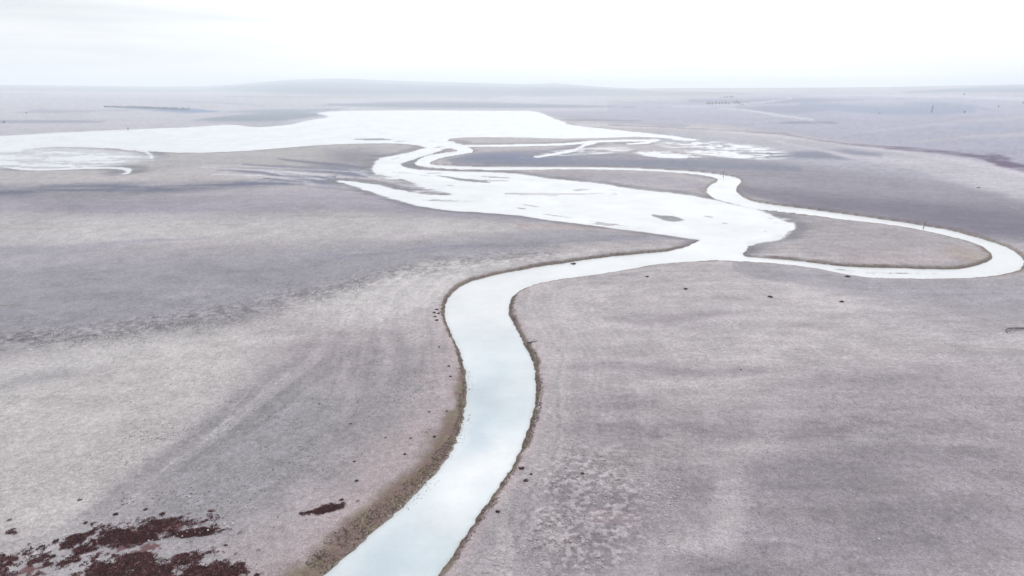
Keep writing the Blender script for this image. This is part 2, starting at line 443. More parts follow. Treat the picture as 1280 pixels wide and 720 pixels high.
# --- left half, from the lake to the near ground
blend(band([(-INF, 203, 18), (180, 200, 14), (430, 196, 14), (480, 200, 12), (530, 196, 3)]), c8(176, 172, 174))
blend(band([(-INF, 262, 18), (0, 259, 14), (200, 256, 14), (420, 250, 16), (560, 262, 10), (700, 275, 5)], .9), c8(158, 152, 166))
blend(band([(-INF, 240, 12), (0, 239, 7.5), (140, 236.5, 7), (260, 232, 5), (340, 228, 4), (430, 223, 3)], .9) * (.55 + .6 * sm(.35, .65, stk2)), c8(92, 98, 124), .95)
for k, (x0, y0, x1, y1, x2, y2) in enumerate([(270, 213, 350, 217, 440, 229), (300, 205, 380, 211, 470, 222), (330, 222, 380, 225, 430, 233), (340, 199, 420, 206, 470, 214)]):
    blend(band([(x0, y0, .6), (x1, y1, 2.0), (x2, y2, 1.6)]), c8(108, 108, 132), .9)
for k, (x0, y0, x1, y1, x2, y2) in enumerate([(250, 209, 330, 213, 420, 226), (330, 212, 390, 217, 430, 225), (260, 218, 330, 219, 390, 227)]):
    blend(band([(x0, y0, .5), (x1, y1, 1.0), (x2, y2, .8)]), c8(214, 212, 222), .8)
blend(blob(445, 196, 38, 9), c8(122, 116, 136), .75)
blend(blob(440, 213, 50, 6, .1), c8(100, 104, 128), .8)
blend(blob(510, 236, 34, 5.5, .18), c8(150, 140, 148), .9)
blend(band([(-INF, 292, 20), (0, 288, 18), (200, 285, 16), (420, 283, 16), (560, 284, 9), (640, 285, 5)]), c8(198, 193, 196), .9)
blend(band([(-INF, 370, 70), (0, 368, 55), (150, 360, 50), (300, 345, 38), (420, 330, 26), (560, 312, 16), (720, 297, 10), (850, 298, 4)], .5), c8(163, 159, 168))
blend(band([(0, 316, 5), (80, 310, 4), (180, 300, 3), (250, 296, 1)]), c8(155, 152, 166), .55)
blend(band([(200, 345, 9), (300, 332, 9), (420, 322, 6)]), c8(160, 157, 170), .6)
blend(band([(80, 372, 7), (160, 362, 6), (230, 355, 3)]), c8(158, 155, 168), .5)
blend(band([(500, 318, 4), (600, 308, 3.6), (700, 301, 3), (800, 299, 2.5)]), c8(148, 144, 158), .7)
blend(band([(640, 281, 2), (700, 285, 3), (760, 289, 3), (840, 297, 3)]), c8(172, 152, 150), .6)
blend(band([(380, 335, 2), (450, 322, 2.2), (540, 311, 2), (640, 306, 1.5), (760, 303, 1)]), c8(142, 138, 152), .6)
for q in range(9):
    yy = 206 + q * 3.1
    blend(band([(250 + 9 * q, yy - 2, .3), (320 + 5 * q, yy - 1, .9), (390 + 3 * q, yy + 3, 1.1), (455 + q, yy + 9, .5)], .6) * sm(.3, .6, stk2), c8(206, 204, 214) if q % 2 else c8(104, 106, 130), .55)
# dark mottled edge
blend(band([(-INF, 438, 14), (0, 434, 11), (100, 422, 10), (200, 410, 12), (300, 392, 11), (400, 367, 10), (480, 346, 9), (560, 332, 6), (700, 315, 3)], .9), c8(146, 143, 152), .4)
# pale strip below it
blend(band([(-INF, 520, 60), (0, 490, 45), (150, 455, 36), (300, 422, 24), (420, 388, 22), (520, 352, 18), (600, 335, 6), (760, 315, 3)], .45), c8(206, 201, 203), .95)
blend(band([(-INF, 640, 90), (0, 590, 80), (100, 550, 80), (200, 490, 50), (300, 445, 30)], .4), c8(201, 195, 196), .9)
# blue grey apron between the pale ground and the bank
def tri(ax, ay, bx, by, w):              # signed side of a slanted border
    L = math.hypot(bx - ax, by - ay)
    return sm(-w, w, ((px - ax) * (by - ay) - (py - ay) * (bx - ax)) / L)
side = tri(104, 636, 380, 425, 9)
apron = (1 - side) * sm(415, 470, py) * (px < 620) * front * (1 - sm(640, 720, py) * .6)
apron = np.where((px > 90), apron, apron * sm(60, 90, px))
blend(apron, c8(172, 166, 171), .95)
blend(blob(290, 560, 150, 70, -.4), c8(160, 157, 164), .6)
blend(band([(96, 642, 1.2), (160, 592, 2.2), (250, 524, 1.8), (330, 462, 1.6), (392, 416, 1)], .5), c8(204, 199, 201), .28)
blend(band([(130, 640, 1.0), (200, 585, 1.4), (270, 522, 1.4), (340, 468, 1.2), (400, 430, .6)], .5), c8(196, 191, 194), .2)
blend(blob(420, 440, 110, 46, .2), c8(176, 168, 173), .6)
blend(blob(330, 430, 90, 20, -.5), c8(199, 193, 195), .35)
blend(blob(90, 690, 150, 45), c8(172, 167, 172), .9)
blend(blob(470, 610, 70, 40, -.9), c8(190, 178, 182), .8)
blend(blob(530, 480, 28, 60, -1), c8(190, 178, 182), .5)
blend(blob(60, 470, 60, 8, -.15), c8(178, 174, 180), .7)
# --- right half
blend(band([(640, 470, 130), (760, 430, 90), (1000, 410, 70), (1280, 440, 60), (INF, 450, 70)], .45), c8(196, 189, 193), .9)
blend(band([(640, 690, 120), (800, 650, 130), (1000, 610, 130), (1280, 610, 150), (INF, 640, 200)], .4), c8(170, 162, 168), .95)
blend(blob(800, 520, 130, 60), c8(184, 176, 181), .8)
for (cx, cy, a, b, k, w) in [(1060, 570, 90, 30, 0, .8), (1180, 640, 130, 50, 0, .75), (900, 575, 34, 22, .3, .6), (1000, 640, 70, 20, -.1, .6), (780, 590, 90, 24, .1, .35),
                             (960, 700, 90, 30, 0, .6), (1120, 475, 90, 9, .02, .6), (870, 455, 60, 5, .03, .35), (770, 455, 70, 6, 0, .45), (780, 520, 60, 8, .03, .55), (840, 400, 60, 5, 0, .45),
                             (1230, 560, 90, 14, .02, .55), (760, 490, 50, 8, 0, .5), (900, 515, 50, 6, 0, .5)]:
    blend(blob(cx, cy, a, b, k, .7), c8(146, 138, 147), w)
for (cx, cy, a, b, k, w) in [(960, 590, 22, 60, -.6, .5), (990, 545, 150, 8, .01, .5), (1040, 640, 80, 3.5, .03, .3), (890, 650, 70, 14, 0, .45), (1150, 545, 120, 7, .02, .5), (690, 600, 18, 60, -1.2, .5), (690, 400, 24, 30, .9, .7)]:
    blend(blob(cx, cy, a, b, k, .7), c8(198, 191, 195), w)
blend(blob(782, 598, 26, 12, .1, .5), c8(188, 172, 177), .55)
blend(blob(700, 640, 20, 9, -.2), c8(182, 166, 166), .35)
# ground by and inside the bend
blend(band([(930, 334, 8), (1000, 348, 14), (1100, 362, 20), (1280, 372, 24), (INF, 380, 40)]), c8(164, 159, 168), .9)
blend(blob(1230, 400, 120, 20, .05), c8(168, 163, 170), .7)
blend(band([(940, 262, 6), (1010, 290, 30), (1100, 305, 26), (1200, 318, 20), (1246, 320, 10)], .3), c8(172, 165, 170))
blend(blob(1095, 292, 100, 6, .1), c8(160, 154, 158), .6)
blend(blob(1120, 322, 90, 7, .03), c8(188, 176, 180), .8)
blend(blob(1212, 321, 28, 12, .2), c8(168, 152, 140), .6)
# behind the bend
blend(band([(560, 203, 3), (600, 199, 9), (700, 196, 10), (850, 205, 9), (960, 215, 20), (1100, 235, 38), (1280, 262, 42), (INF, 300, 60)], .3), c8(146, 141, 155))
blend(band([(900, 232, 5), (1000, 250, 12), (1100, 262, 13), (1280, 282, 18), (INF, 320, 30)]), c8(106, 100, 120), .85)
blend(band([(640, 220, 4), (760, 221, 6), (880, 232, 8)]), c8(168, 160, 170))
blend(blob(640, 198, 70, 7), c8(105, 116, 150), .9)
blend(band([(600, 205, 2), (700, 202, 4), (900, 206, 5), (1000, 210, 4)]), c8(112, 116, 138), .85)
blend(band([(560, 176, 4), (700, 177, 3.5), (780, 174, 2)]), c8(186, 180, 182), .9)
blend(blob(510, 207, 14, 8, .3), c8(128, 138, 154), .8)
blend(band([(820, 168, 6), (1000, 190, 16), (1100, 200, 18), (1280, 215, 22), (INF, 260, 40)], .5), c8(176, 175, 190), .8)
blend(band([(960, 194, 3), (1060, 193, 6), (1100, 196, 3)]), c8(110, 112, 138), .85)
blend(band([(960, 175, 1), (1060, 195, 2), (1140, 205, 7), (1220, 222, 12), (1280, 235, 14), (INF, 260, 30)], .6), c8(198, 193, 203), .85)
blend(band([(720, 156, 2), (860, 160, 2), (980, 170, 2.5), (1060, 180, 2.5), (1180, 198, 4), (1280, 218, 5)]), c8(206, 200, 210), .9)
# far right: fields beyond the gully
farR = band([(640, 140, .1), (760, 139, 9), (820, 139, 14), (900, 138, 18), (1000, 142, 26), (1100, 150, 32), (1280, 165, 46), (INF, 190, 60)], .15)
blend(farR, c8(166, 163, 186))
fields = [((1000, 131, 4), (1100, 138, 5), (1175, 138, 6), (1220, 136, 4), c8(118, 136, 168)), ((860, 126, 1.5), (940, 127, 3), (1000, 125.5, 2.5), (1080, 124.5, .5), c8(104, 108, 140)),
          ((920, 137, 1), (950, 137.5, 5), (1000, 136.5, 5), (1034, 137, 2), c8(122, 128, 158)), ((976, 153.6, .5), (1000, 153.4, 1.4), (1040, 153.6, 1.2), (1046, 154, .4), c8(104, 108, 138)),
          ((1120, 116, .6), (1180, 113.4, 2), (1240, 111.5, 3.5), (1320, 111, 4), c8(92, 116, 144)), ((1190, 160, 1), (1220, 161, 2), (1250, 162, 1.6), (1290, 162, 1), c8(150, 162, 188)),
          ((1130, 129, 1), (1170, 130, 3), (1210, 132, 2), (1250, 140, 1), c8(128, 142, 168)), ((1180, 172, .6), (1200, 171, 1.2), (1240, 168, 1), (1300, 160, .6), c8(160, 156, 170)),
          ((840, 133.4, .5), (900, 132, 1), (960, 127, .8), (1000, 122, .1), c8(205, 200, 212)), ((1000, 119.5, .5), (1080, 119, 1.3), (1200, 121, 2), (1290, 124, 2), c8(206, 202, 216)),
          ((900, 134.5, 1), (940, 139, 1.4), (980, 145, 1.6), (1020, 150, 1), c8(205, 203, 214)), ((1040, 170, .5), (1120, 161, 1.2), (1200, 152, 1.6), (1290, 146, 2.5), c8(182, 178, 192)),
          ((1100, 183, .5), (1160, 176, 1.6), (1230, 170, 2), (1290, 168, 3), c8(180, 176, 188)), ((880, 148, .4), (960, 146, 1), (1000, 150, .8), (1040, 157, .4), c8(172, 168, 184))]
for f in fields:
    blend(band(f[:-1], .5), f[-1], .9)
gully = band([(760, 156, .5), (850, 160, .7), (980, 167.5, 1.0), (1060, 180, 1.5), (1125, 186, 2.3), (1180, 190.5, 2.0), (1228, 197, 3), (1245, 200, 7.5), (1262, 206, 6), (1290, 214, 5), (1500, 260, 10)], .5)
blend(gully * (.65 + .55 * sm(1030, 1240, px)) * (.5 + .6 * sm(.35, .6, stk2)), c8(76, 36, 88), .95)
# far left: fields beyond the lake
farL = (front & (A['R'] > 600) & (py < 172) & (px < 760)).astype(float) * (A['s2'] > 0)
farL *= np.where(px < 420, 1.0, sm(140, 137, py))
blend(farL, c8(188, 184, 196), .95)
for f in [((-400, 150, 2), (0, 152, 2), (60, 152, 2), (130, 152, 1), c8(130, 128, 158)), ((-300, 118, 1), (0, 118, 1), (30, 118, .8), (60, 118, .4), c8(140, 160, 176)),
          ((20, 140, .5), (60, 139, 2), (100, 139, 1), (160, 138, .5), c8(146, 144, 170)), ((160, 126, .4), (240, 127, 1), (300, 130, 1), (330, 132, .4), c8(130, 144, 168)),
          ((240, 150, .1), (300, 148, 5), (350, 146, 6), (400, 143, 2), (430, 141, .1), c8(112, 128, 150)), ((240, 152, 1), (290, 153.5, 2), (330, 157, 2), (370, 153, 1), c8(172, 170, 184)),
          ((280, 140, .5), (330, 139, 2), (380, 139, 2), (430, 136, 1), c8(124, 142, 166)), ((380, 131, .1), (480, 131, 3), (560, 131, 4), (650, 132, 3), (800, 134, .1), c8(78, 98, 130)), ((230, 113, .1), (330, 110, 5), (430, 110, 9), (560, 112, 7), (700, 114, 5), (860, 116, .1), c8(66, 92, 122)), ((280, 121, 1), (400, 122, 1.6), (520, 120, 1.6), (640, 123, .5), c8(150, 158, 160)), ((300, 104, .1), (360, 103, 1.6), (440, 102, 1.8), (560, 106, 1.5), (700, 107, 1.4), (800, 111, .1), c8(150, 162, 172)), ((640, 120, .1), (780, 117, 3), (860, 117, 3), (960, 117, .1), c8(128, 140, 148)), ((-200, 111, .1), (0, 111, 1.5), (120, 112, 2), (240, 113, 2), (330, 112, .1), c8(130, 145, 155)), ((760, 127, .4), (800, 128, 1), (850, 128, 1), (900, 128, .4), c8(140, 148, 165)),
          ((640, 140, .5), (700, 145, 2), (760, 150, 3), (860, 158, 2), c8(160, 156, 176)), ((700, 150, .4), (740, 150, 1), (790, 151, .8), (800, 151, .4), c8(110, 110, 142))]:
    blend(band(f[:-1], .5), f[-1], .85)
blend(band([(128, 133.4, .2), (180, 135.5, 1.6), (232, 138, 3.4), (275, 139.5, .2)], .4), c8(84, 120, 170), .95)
bedm = np.zeros(GX.shape)
sel_ = (A['R'] < 130) & front
bx_, by_ = GX[sel_], GY[sel_]; qx, qy = project(bx_, by_, .9); acc = np.zeros(bx_.shape)
for _, parts, _l in beds:
    for (n_, *q) in [(p_[7], *p_[:7]) for p_ in parts]:
        cx, cy, a, b, k, thr, seed = q
        tx = (qx - cx) / a; ty = (qy - cy - k * tx * a) / b
        nz = fbm(bx_, by_, 2.64, 4, seed * 1.7, .7) - thr - .30 * np.clip(np.hypot(tx, ty) - .30, 0, 2)
        acc = np.maximum(acc, sm(-.02, .05, nz) * (np.hypot(tx, ty) < 1.7))
bedm[sel_] = acc
# --- tonal drift, strand lines parallel to the water, and specks
drift = fbm(GX, GY, 55, 5, 80., .55) - .5
d2 = fbm(GX, GY, 9, 4, 90., .6) - .5
far_f = sm(300, 900, A['R'])
s_any = np.minimum(A['s1'], A['s2'])
sw = s_any + (fbm(GX, GY, 18, 3, 33.) - .5) * 5
strand = fbm(sw, sw * 0 + 3.3 + fbm(GX, GY, 60, 2, 5.) * 2, 1.0, 4, 12.) - .5
strand_w = (1 - sm(6, 46, s_any)) * sm(1, 4, s_any) * (1 - sm(140, 320, A['R']))
shear = fbm(GX * .22, GY * 1.0, 7, 4, 44., .6) - .5       # wind-drawn bands across the right-hand flat
shw = sm(690, 800, px) * sm(345, 380, py) * front
grain = rng.normal(0, 1, GX.shape)
g2 = np.repeat(np.repeat(rng.normal(0, 1, (GX.shape[0] // 2 + 1, GX.shape[1] // 3 + 1)), 2, 0), 3, 1)[:GX.shape[0], :GX.shape[1]]
shear2 = fbm(GX * .16, GY * 1.0, 2.6, 4, 47., .65) - .5
shear3 = fbm(GX * .2 - GY * .06, GY * 1.0, 6, 4, 48., .65) - .5
d3 = fbm(GX, GY, 3.2, 3, 95., .65) - .5
f = 1 + drift * .40 * (1 - .4 * far_f) + d2 * .20 * (1 - .6 * far_f) + d3 * .30 * (1 - .6 * far_f) + strand * .30 * strand_w + shear * .40 * shw + shear2 * .34 * sm(680, 760, px) * front * (1 - .5 * far_f) + shear3 * .22 * (px < 600) * (py < 440) + np.clip(grain, -2, 2) * .040 + g2 * .030
fur = fbm(GX + GY * .10, GY * .10, 1.5, 3, 53., .6) - .5
fur2 = fbm(sw * 1.0, GX * .05, 1.4, 3, 54., .6) - .5
f += fur * .34 * blob(470, 432, 120, 62) + fur2 * .38 * blob(705, 470, 66, 130, 0, .7) + fur2 * .22 * blob(560, 350, 120, 20)
f += (A['hum'] * (sm(.40, .70, A['h8']) - .45)) * .50  # hummock tops paler: dry crust, plus relief contrast painted into the colour
f += -A['mott'] * sm(.45, .68, A['m8']) * .30 + A['mott'] * sm(.5, .3, A['m8']) * .16
C *= f[..., None]
# slanting pale ridges on the apron
u = ((px - 104) * 211 + (py - 636) * 276) / 347.0
ridge = fbm(u * 0 + 3, u, 7, 2, 51.) - .5
rw = apron * sm(90, 20, u) * sm(20, 60, px - 150) * (py < 590)
C *= (1 + ridge * rw * .6)[..., None]
# banks: brown and olive strip above the water, dark and wet right at it
bw = np.where(A['left'] > 0, .9 + 3.4 * A['left'], .9) * (1 + (fbm(GX, GY, 6, 3, 21.) - .5) * 1.0)
nearside = (np.gradient(A['s1'], axis=0) < 0).astype(float)
bw = bw + np.clip((A['R'] - 110) / 170, 0, 2) * (.25 + 1.9 * nearside)
bk = (1 - sm(.55, 1.25, A['s1'] / bw)) * (A['s2'] > 2)
bcol = fbm(GX, GY, 2.2, 4, 26., .65)[..., None]
brown = c8(128, 102, 94) * (1 - sm(.42, .62, bcol)) + c8(128, 113, 90) * sm(.42, .62, bcol)
mk = (bk * (.88 - .45 * sm(230, 420, A['R'])))[..., None]; C = C * (1 - mk) + brown * mk
pinkrim = (1 - sm(1.2, 3.4, A['s1'] / bw)) * (1 - bk) * sm(330, 420, py)
mk = (pinkrim * .45)[..., None]; C = C * (1 - mk) + c8(196, 178, 182) * mk
wet1 = (1 - sm(.1, .5, A['s1'])) * (A['s2'] > 1.0); wet2 = (1 - sm(.02, .16, GZ)) * (s_any < 60)
softdark = (1 - sm(0, 7 + .02 * A['R'], A['s2'])) * (py > 190)
mk = (wet1 * .5 * (py > 250))[..., None]; C = C * (1 - mk) + c8(92, 84, 84) * mk
sft = fbm(GX * .4, GY, 10, 4, 66., .65)
mk = (softdark * .55)[..., None]; C = C * (1 - mk) + (c8(112, 110, 122) * (1 - sm(.45, .62, sft))[..., None] + c8(196, 198, 206) * sm(.45, .62, sft)[..., None]) * mk
fr = sm(0, .4, A['s2']) * (1 - sm(.8 + .010 * A['R'], 2.0 + .022 * A['R'], A['s2'])) * (A['R'] < 700) * (1 - A['zz'])
mk = (fr * .55)[..., None]; C = C * (1 - mk) + c8(104, 100, 112) * mk
mk = ((A['s3'] < 0) * .8)[..., None]; C = C * (1 - mk) + c8(138, 140, 142) * mk
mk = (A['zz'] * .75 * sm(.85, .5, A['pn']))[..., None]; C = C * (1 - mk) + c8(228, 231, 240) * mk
C = C * K * np.array([.995, .992, .985])
mk = (bedm * .85)[..., None]; C = C * (1 - mk) + np.array([.085, .024, .030]) * mk
C = np.clip(C, .01, .8)
wet = np.clip(np.maximum(wet2 * .9, A['zz'] * .7) + .15 * softdark, 0, 1)

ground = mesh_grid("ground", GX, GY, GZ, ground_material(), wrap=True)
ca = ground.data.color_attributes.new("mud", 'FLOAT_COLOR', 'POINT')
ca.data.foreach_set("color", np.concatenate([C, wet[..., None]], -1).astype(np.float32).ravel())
ground["kind"] = "structure"

# ------------------------------------------------------------------ water: one level sheet the mud rises through
ri = np.where((RR > 20) & (RR < 2750))[0][::2]
ci = np.concatenate([np.arange(0, len(az_f), 2), np.arange(len(az_f), len(az_f) + 12)])
ci = np.concatenate([np.arange(len(AZ) - 12, len(AZ)), ci])
WX, WY = GX[np.ix_(ri, ci)], GY[np.ix_(ri, ci)]
wdep = -GZ[np.ix_(ri, ci)]
pxw, pyw = project(WX, WY, 0.0); front = WY > 5
wob_ = (fbm(WX, WY, 9, 4, 31.) - .5) * 60; pxw = pxw + wob_; pyw = pyw + (fbm(WX, WY, 9, 4, 35.) - .5) * 50
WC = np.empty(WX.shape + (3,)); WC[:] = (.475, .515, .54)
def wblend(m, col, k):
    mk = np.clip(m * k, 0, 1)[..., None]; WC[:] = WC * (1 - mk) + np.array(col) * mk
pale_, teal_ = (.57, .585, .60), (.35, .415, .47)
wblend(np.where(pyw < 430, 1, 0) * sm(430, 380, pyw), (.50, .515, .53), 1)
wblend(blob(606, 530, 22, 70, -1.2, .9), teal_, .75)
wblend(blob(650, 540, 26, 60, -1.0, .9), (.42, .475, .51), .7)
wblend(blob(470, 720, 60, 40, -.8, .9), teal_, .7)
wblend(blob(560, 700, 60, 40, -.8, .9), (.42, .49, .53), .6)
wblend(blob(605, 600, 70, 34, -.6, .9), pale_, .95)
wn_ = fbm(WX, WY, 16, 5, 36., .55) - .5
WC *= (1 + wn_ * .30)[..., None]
rip = fbm(WX * .6, WY, 2.0, 4, 37., .6) - .5
WC *= (1 + rip * .10)[..., None]
near_sh = sm(.30, .02, wdep) * (fbm(WX, WY, 2.5, 4, 38.) * .9 + .15)
wblend(near_sh * (np.hypot(WX, WY) < 260), (.33, .345, .34), .6)
wblend(sm(.16, .0, wdep) * (np.hypot(WX, WY) >= 260) * fbm(WX * .4, WY, 12, 4, 39.), (.40, .41, .43), .8)
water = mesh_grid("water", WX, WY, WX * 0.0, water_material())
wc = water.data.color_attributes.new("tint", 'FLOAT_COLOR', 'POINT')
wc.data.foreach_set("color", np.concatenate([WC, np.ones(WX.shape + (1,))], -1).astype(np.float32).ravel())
water["kind"] = "structure"
print("GROUND", GX.shape, float(GZ.max()))
# ------------------------------------------------------------------ helpers for objects
def hits(pts):
    """points of the terrain seen at the given photograph pixels"""
    P = np.array(pts, float)
    u = (P[:, 0] - 640) / FPX; v = (360 - P[:, 1]) / FPX
    dy, dz = CP + v * SP, -SP + v * CP
    T = np.concatenate([np.arange(40, 400, 1.0), np.geomspace(400, 9000, 420)])
    X, Y, Zr = u[:, None] * T, dy[:, None] * T, H + dz[:, None] * T
    Zt = heights(X, Y)
    below = Zr < np.maximum(Zt, 0)
    i = np.where(below.any(1), below.argmax(1), len(T) - 1)
    n = np.arange(len(P))
    a = Zr[n, i - 1] - np.maximum(Zt[n, i - 1], 0); b = Zr[n, i] - np.maximum(Zt[n, i], 0)
    k = np.clip(a / (a - b + 1e-9), 0, 1)
    t = T[i - 1] + (T[i] - T[i - 1]) * k
    x, y = u * t, dy * t
    return np.stack([x, y, np.maximum(heights(x, y), -.05)], -1), FPX / t          # position, px per metre

def raw_mesh(name, V, F, material, smooth=False):
    V = np.asarray(V, np.float32); F = np.asarray(F, np.int32); k = F.shape[1]
    me = bpy.data.meshes.new(name)
    me.vertices.add(len(V)); me.vertices.foreach_set("co", V.ravel())
    me.loops.add(F.size); me.loops.foreach_set("vertex_index", F.ravel())
    me.polygons.add(len(F)); me.polygons.foreach_set("loop_start", np.arange(0, F.size, k, dtype=np.int32))
    me.polygons.foreach_set("loop_total", np.full(len(F), k, np.int32))
    if smooth: me.polygons.foreach_set("use_smooth", np.ones(len(F), bool))
    me.update(calc_edges=True); me.materials.append(material)
    return me
def link(name, me, parent=None, loc=(0, 0, 0), rz=0.0, sc=1.0):
    o = bpy.data.objects.new(name, me); COL.objects.link(o); o.parent = parent
    o.location = loc; o.rotation_euler[2] = rz; o.scale = (sc, sc, sc)
    return o
def tag(o, label, cat, group=None):
    o["label"] = label; o["category"] = cat
    if group: o["group"] = group
    return o
def empty(name, loc, rz=0.0, sc=1.0):
    o = bpy.data.objects.new(name, None); COL.objects.link(o); o.location = loc; o.rotation_euler[2] = rz; o.scale = (sc,) * 3
    o.empty_display_size = .3
    return o
def scatter(name, bases, pos, size, material, flat=1.0, sink=.0):
    """joins many copies of small base shapes into one mesh"""
    VV, FF, off = [], [], 0
    pos = np.asarray(pos); which = rng.integers(0, len(bases), len(pos)); a = rng.uniform(0, 2 * math.pi, len(pos))
    for b, (V, F) in enumerate(bases):
        s = which == b
        if not s.any(): continue
        p, ang, sz = pos[s], a[s], np.asarray(size)[s]
        c, si = np.cos(ang)[:, None], np.sin(ang)[:, None]
        x = (V[None, :, 0] * c - V[None, :, 1] * si) * sz[:, None] + p[:, 0:1]
        y = (V[None, :, 0] * si + V[None, :, 1] * c) * sz[:, None] + p[:, 1:2]
        z = V[None, :, 2] * sz[:, None] * flat + p[:, 2:3] - sink * sz[:, None]
        VV.append(np.stack([x, y, z], -1).reshape(-1, 3))
        FF.append((F[None] + np.arange(len(p))[:, None, None] * len(V)).reshape(-1, F.shape[1]) + off)
        off += len(VV[-1])
    return link(name, raw_mesh(name, np.concatenate(VV), np.concatenate(FF), material))

def tuft_base(n=22, spread=1.0, height=.8, seed=0, width=.22):
    """a low cushion of short leafy shoots: radius 1"""
    r = np.random.RandomState(seed); V, F = [], []
    for i in range(n):
        a, d = r.rand() * 6.283, math.sqrt(r.rand()) * spread
        bx, by = d * math.cos(a) * .75, d * math.sin(a) * .75
        h = height * (1.05 - .55 * d) * r.uniform(.6, 1.1)
        lean = r.uniform(-.35, .35, 2) + np.array([math.cos(a), math.sin(a)]) * .3 * d
        t = r.rand() * 6.283; wx, wy = width * math.cos(t), width * math.sin(t)
        k = len(V)
        V += [(bx - wx, by - wy, -.1), (bx + wx, by + wy, -.1), (bx + wx * .8 + lean[0] * .6, by + wy * .8 + lean[1] * .6, h * .6), (bx + lean[0], by + lean[1], h),
              (bx - wx * .8 + lean[0] * .6, by - wy * .8 + lean[1] * .6, h * .6)]
        F += [(k, k + 1, k + 2), (k, k + 2, k + 4), (k + 4, k + 2, k + 3)]
    return np.array(V), np.array(F)
def rock_base(seed=0, sub=1, rough=.28, flat=.7):
    import bmesh
    bm = bmesh.new(); bmesh.ops.create_icosphere(bm, subdivisions=sub, radius=1)
    r = np.random.RandomState(seed); ax = r.uniform(.7, 1.15, 3)
    V = []
    for v in bm.verts:
        k = 1 + r.uniform(-rough, rough)
        V.append((v.co.x * k * ax[0], v.co.y * k * ax[1], v.co.z * k * flat * ax[2] + .25))
    F = [[v.index for v in f.verts] for f in bm.faces]
    bm.free()
    return np.array(V), np.array(F)
def tube_mesh(name, paths, material, seg=6):
    """paths: lists of (x, y, z, radius)"""
    V, F = [], []
    for path in paths:
        p = np.array(path, float); n = len(p)
        for i in range(n):
            d = p[min(i + 1, n - 1), :3] - p[max(i - 1, 0), :3]; d /= (np.linalg.norm(d) + 1e-9)
            ref = np.array([0, 0, 1.]) if abs(d[2]) < .9 else np.array([1., 0, 0])
            a = np.cross(d, ref); a /= np.linalg.norm(a); b = np.cross(d, a)
            for k in range(seg):
                t = 2 * math.pi * k / seg
                V.append(p[i, :3] + (a * math.cos(t) + b * math.sin(t)) * p[i, 3])
        o = len(V) - n * seg
        for i in range(n - 1):
            for k in range(seg):
                k2 = (k + 1) % seg
                F.append((o + i * seg + k, o + i * seg + k2, o + (i + 1) * seg + k2, o + (i + 1) * seg + k))
        # pinched ends
        V.append(p[0, :3]); V.append(p[-1, :3]); c0, c1 = len(V) - 2, len(V) - 1
        for k in range(seg):
            k2 = (k + 1) % seg
            F.append((c0, o + k2, o + k, c0)); F.append((c1, o + (n - 1) * seg + k, o + (n - 1) * seg + k2, c1))
    me = bpy.data.meshes.new(name)
    me.from_pydata([tuple(v) for v in V], [], [f[:3] if f[0] == f[3] else f for f in F])
    for q in me.polygons: q.use_smooth = True
    me.materials.append(material)
    return me

M_RED = simple_mat("dark_red_saltwort", (.034, .002, .006), (.105, .012, .014), 1.0, .9)
M_RED2 = simple_mat("dull_red_saltwort", (.05, .03, .032), (.12, .075, .072), 3.0, .9)
M_GRASS = simple_mat("dry_bank_grass", (.13, .09, .07), (.21, .165, .11), 1.3, .9)
M_TUFT = simple_mat("grey_salt_grass", (.20, .19, .205), (.32, .30, .315), 1.5, .9)
M_PALE = simple_mat("pale_crusted_mud", (.25, .225, .235), (.36, .33, .34), 1.2, .95)
M_CLOD = simple_mat("dark_clod", (.055, .042, .045), (.14, .115, .12), 4.0, .95, .4)
M_WHITE = simple_mat("pale_stone", (.50, .48, .46), (.78, .77, .75), 6.0, .8, .3)
M_WOOD = simple_mat("weathered_wood", (.035, .030, .034), (.10, .088, .088), 9.0, .85, .4)
M_PWOOD = simple_mat("bleached_wood", (.42, .40, .38), (.62, .60, .57), 8.0, .85, .4)
M_LEAF = simple_mat("hazed_foliage", (.08, .095, .105), (.14, .16, .165), .6, .9)  # leaf colour lightened to stand in for distance haze
M_BARK = simple_mat("bark", (.05, .042, .036), (.11, .095, .08), 5.0, .9, .4)
M_STEEL = simple_mat("painted_steel", (.30, .30, .31), (.42, .42, .43), 2.0, .5)

TB = [tuft_base(22, seed=i) for i in range(5)]
TS = [tuft_base(9, seed=20 + i, height=.7) for i in range(5)]
GB = [tuft_base(9, seed=40 + i, height=1.3, width=.09) for i in range(5)]
RB = [rock_base(i) for i in range(6)]
RB0 = [rock_base(30 + i, 1, .22, .62) for i in range(4)]

# ------------------------------------------------------------------ dark red saltwort beds, bottom left
def in_patch(n, cx, cy, a, b, k, thr, seed, fine=1.2):
    """random ground points inside a ragged patch"""
    r = np.random.RandomState(seed)
    t = r.rand(n, 2) * 2.4 - 1.2
    p = np.stack([cx + t[:, 0] * a, cy + t[:, 1] * b + k * t[:, 0] * a], -1)
    g = np.array([G(x, y, .9) for x, y in p])
    nz = fbm(g[:, 0], g[:, 1], fine * 2.2, 4, seed * 1.7, .7)
    e = np.hypot(t[:, 0], t[:, 1])
    keep = nz + r.normal(0, .055, n) > thr + .30 * np.clip(e - .30, 0, 2)
    return g[keep]
def ground_pts(g):
    return np.column_stack([g, heights(g[:, 0].copy(), g[:, 1].copy())])
for nm, parts, lab in beds:
    g = np.concatenate([in_patch(q[7], *q[:7]) for q in parts])
    P = ground_pts(g)
    o = scatter(nm, TS, P, rng.uniform(.12, .27, len(P)), M_RED, .85)
    o["kind"] = "stuff"; o["label"] = lab; o["category"] = "ground cover"

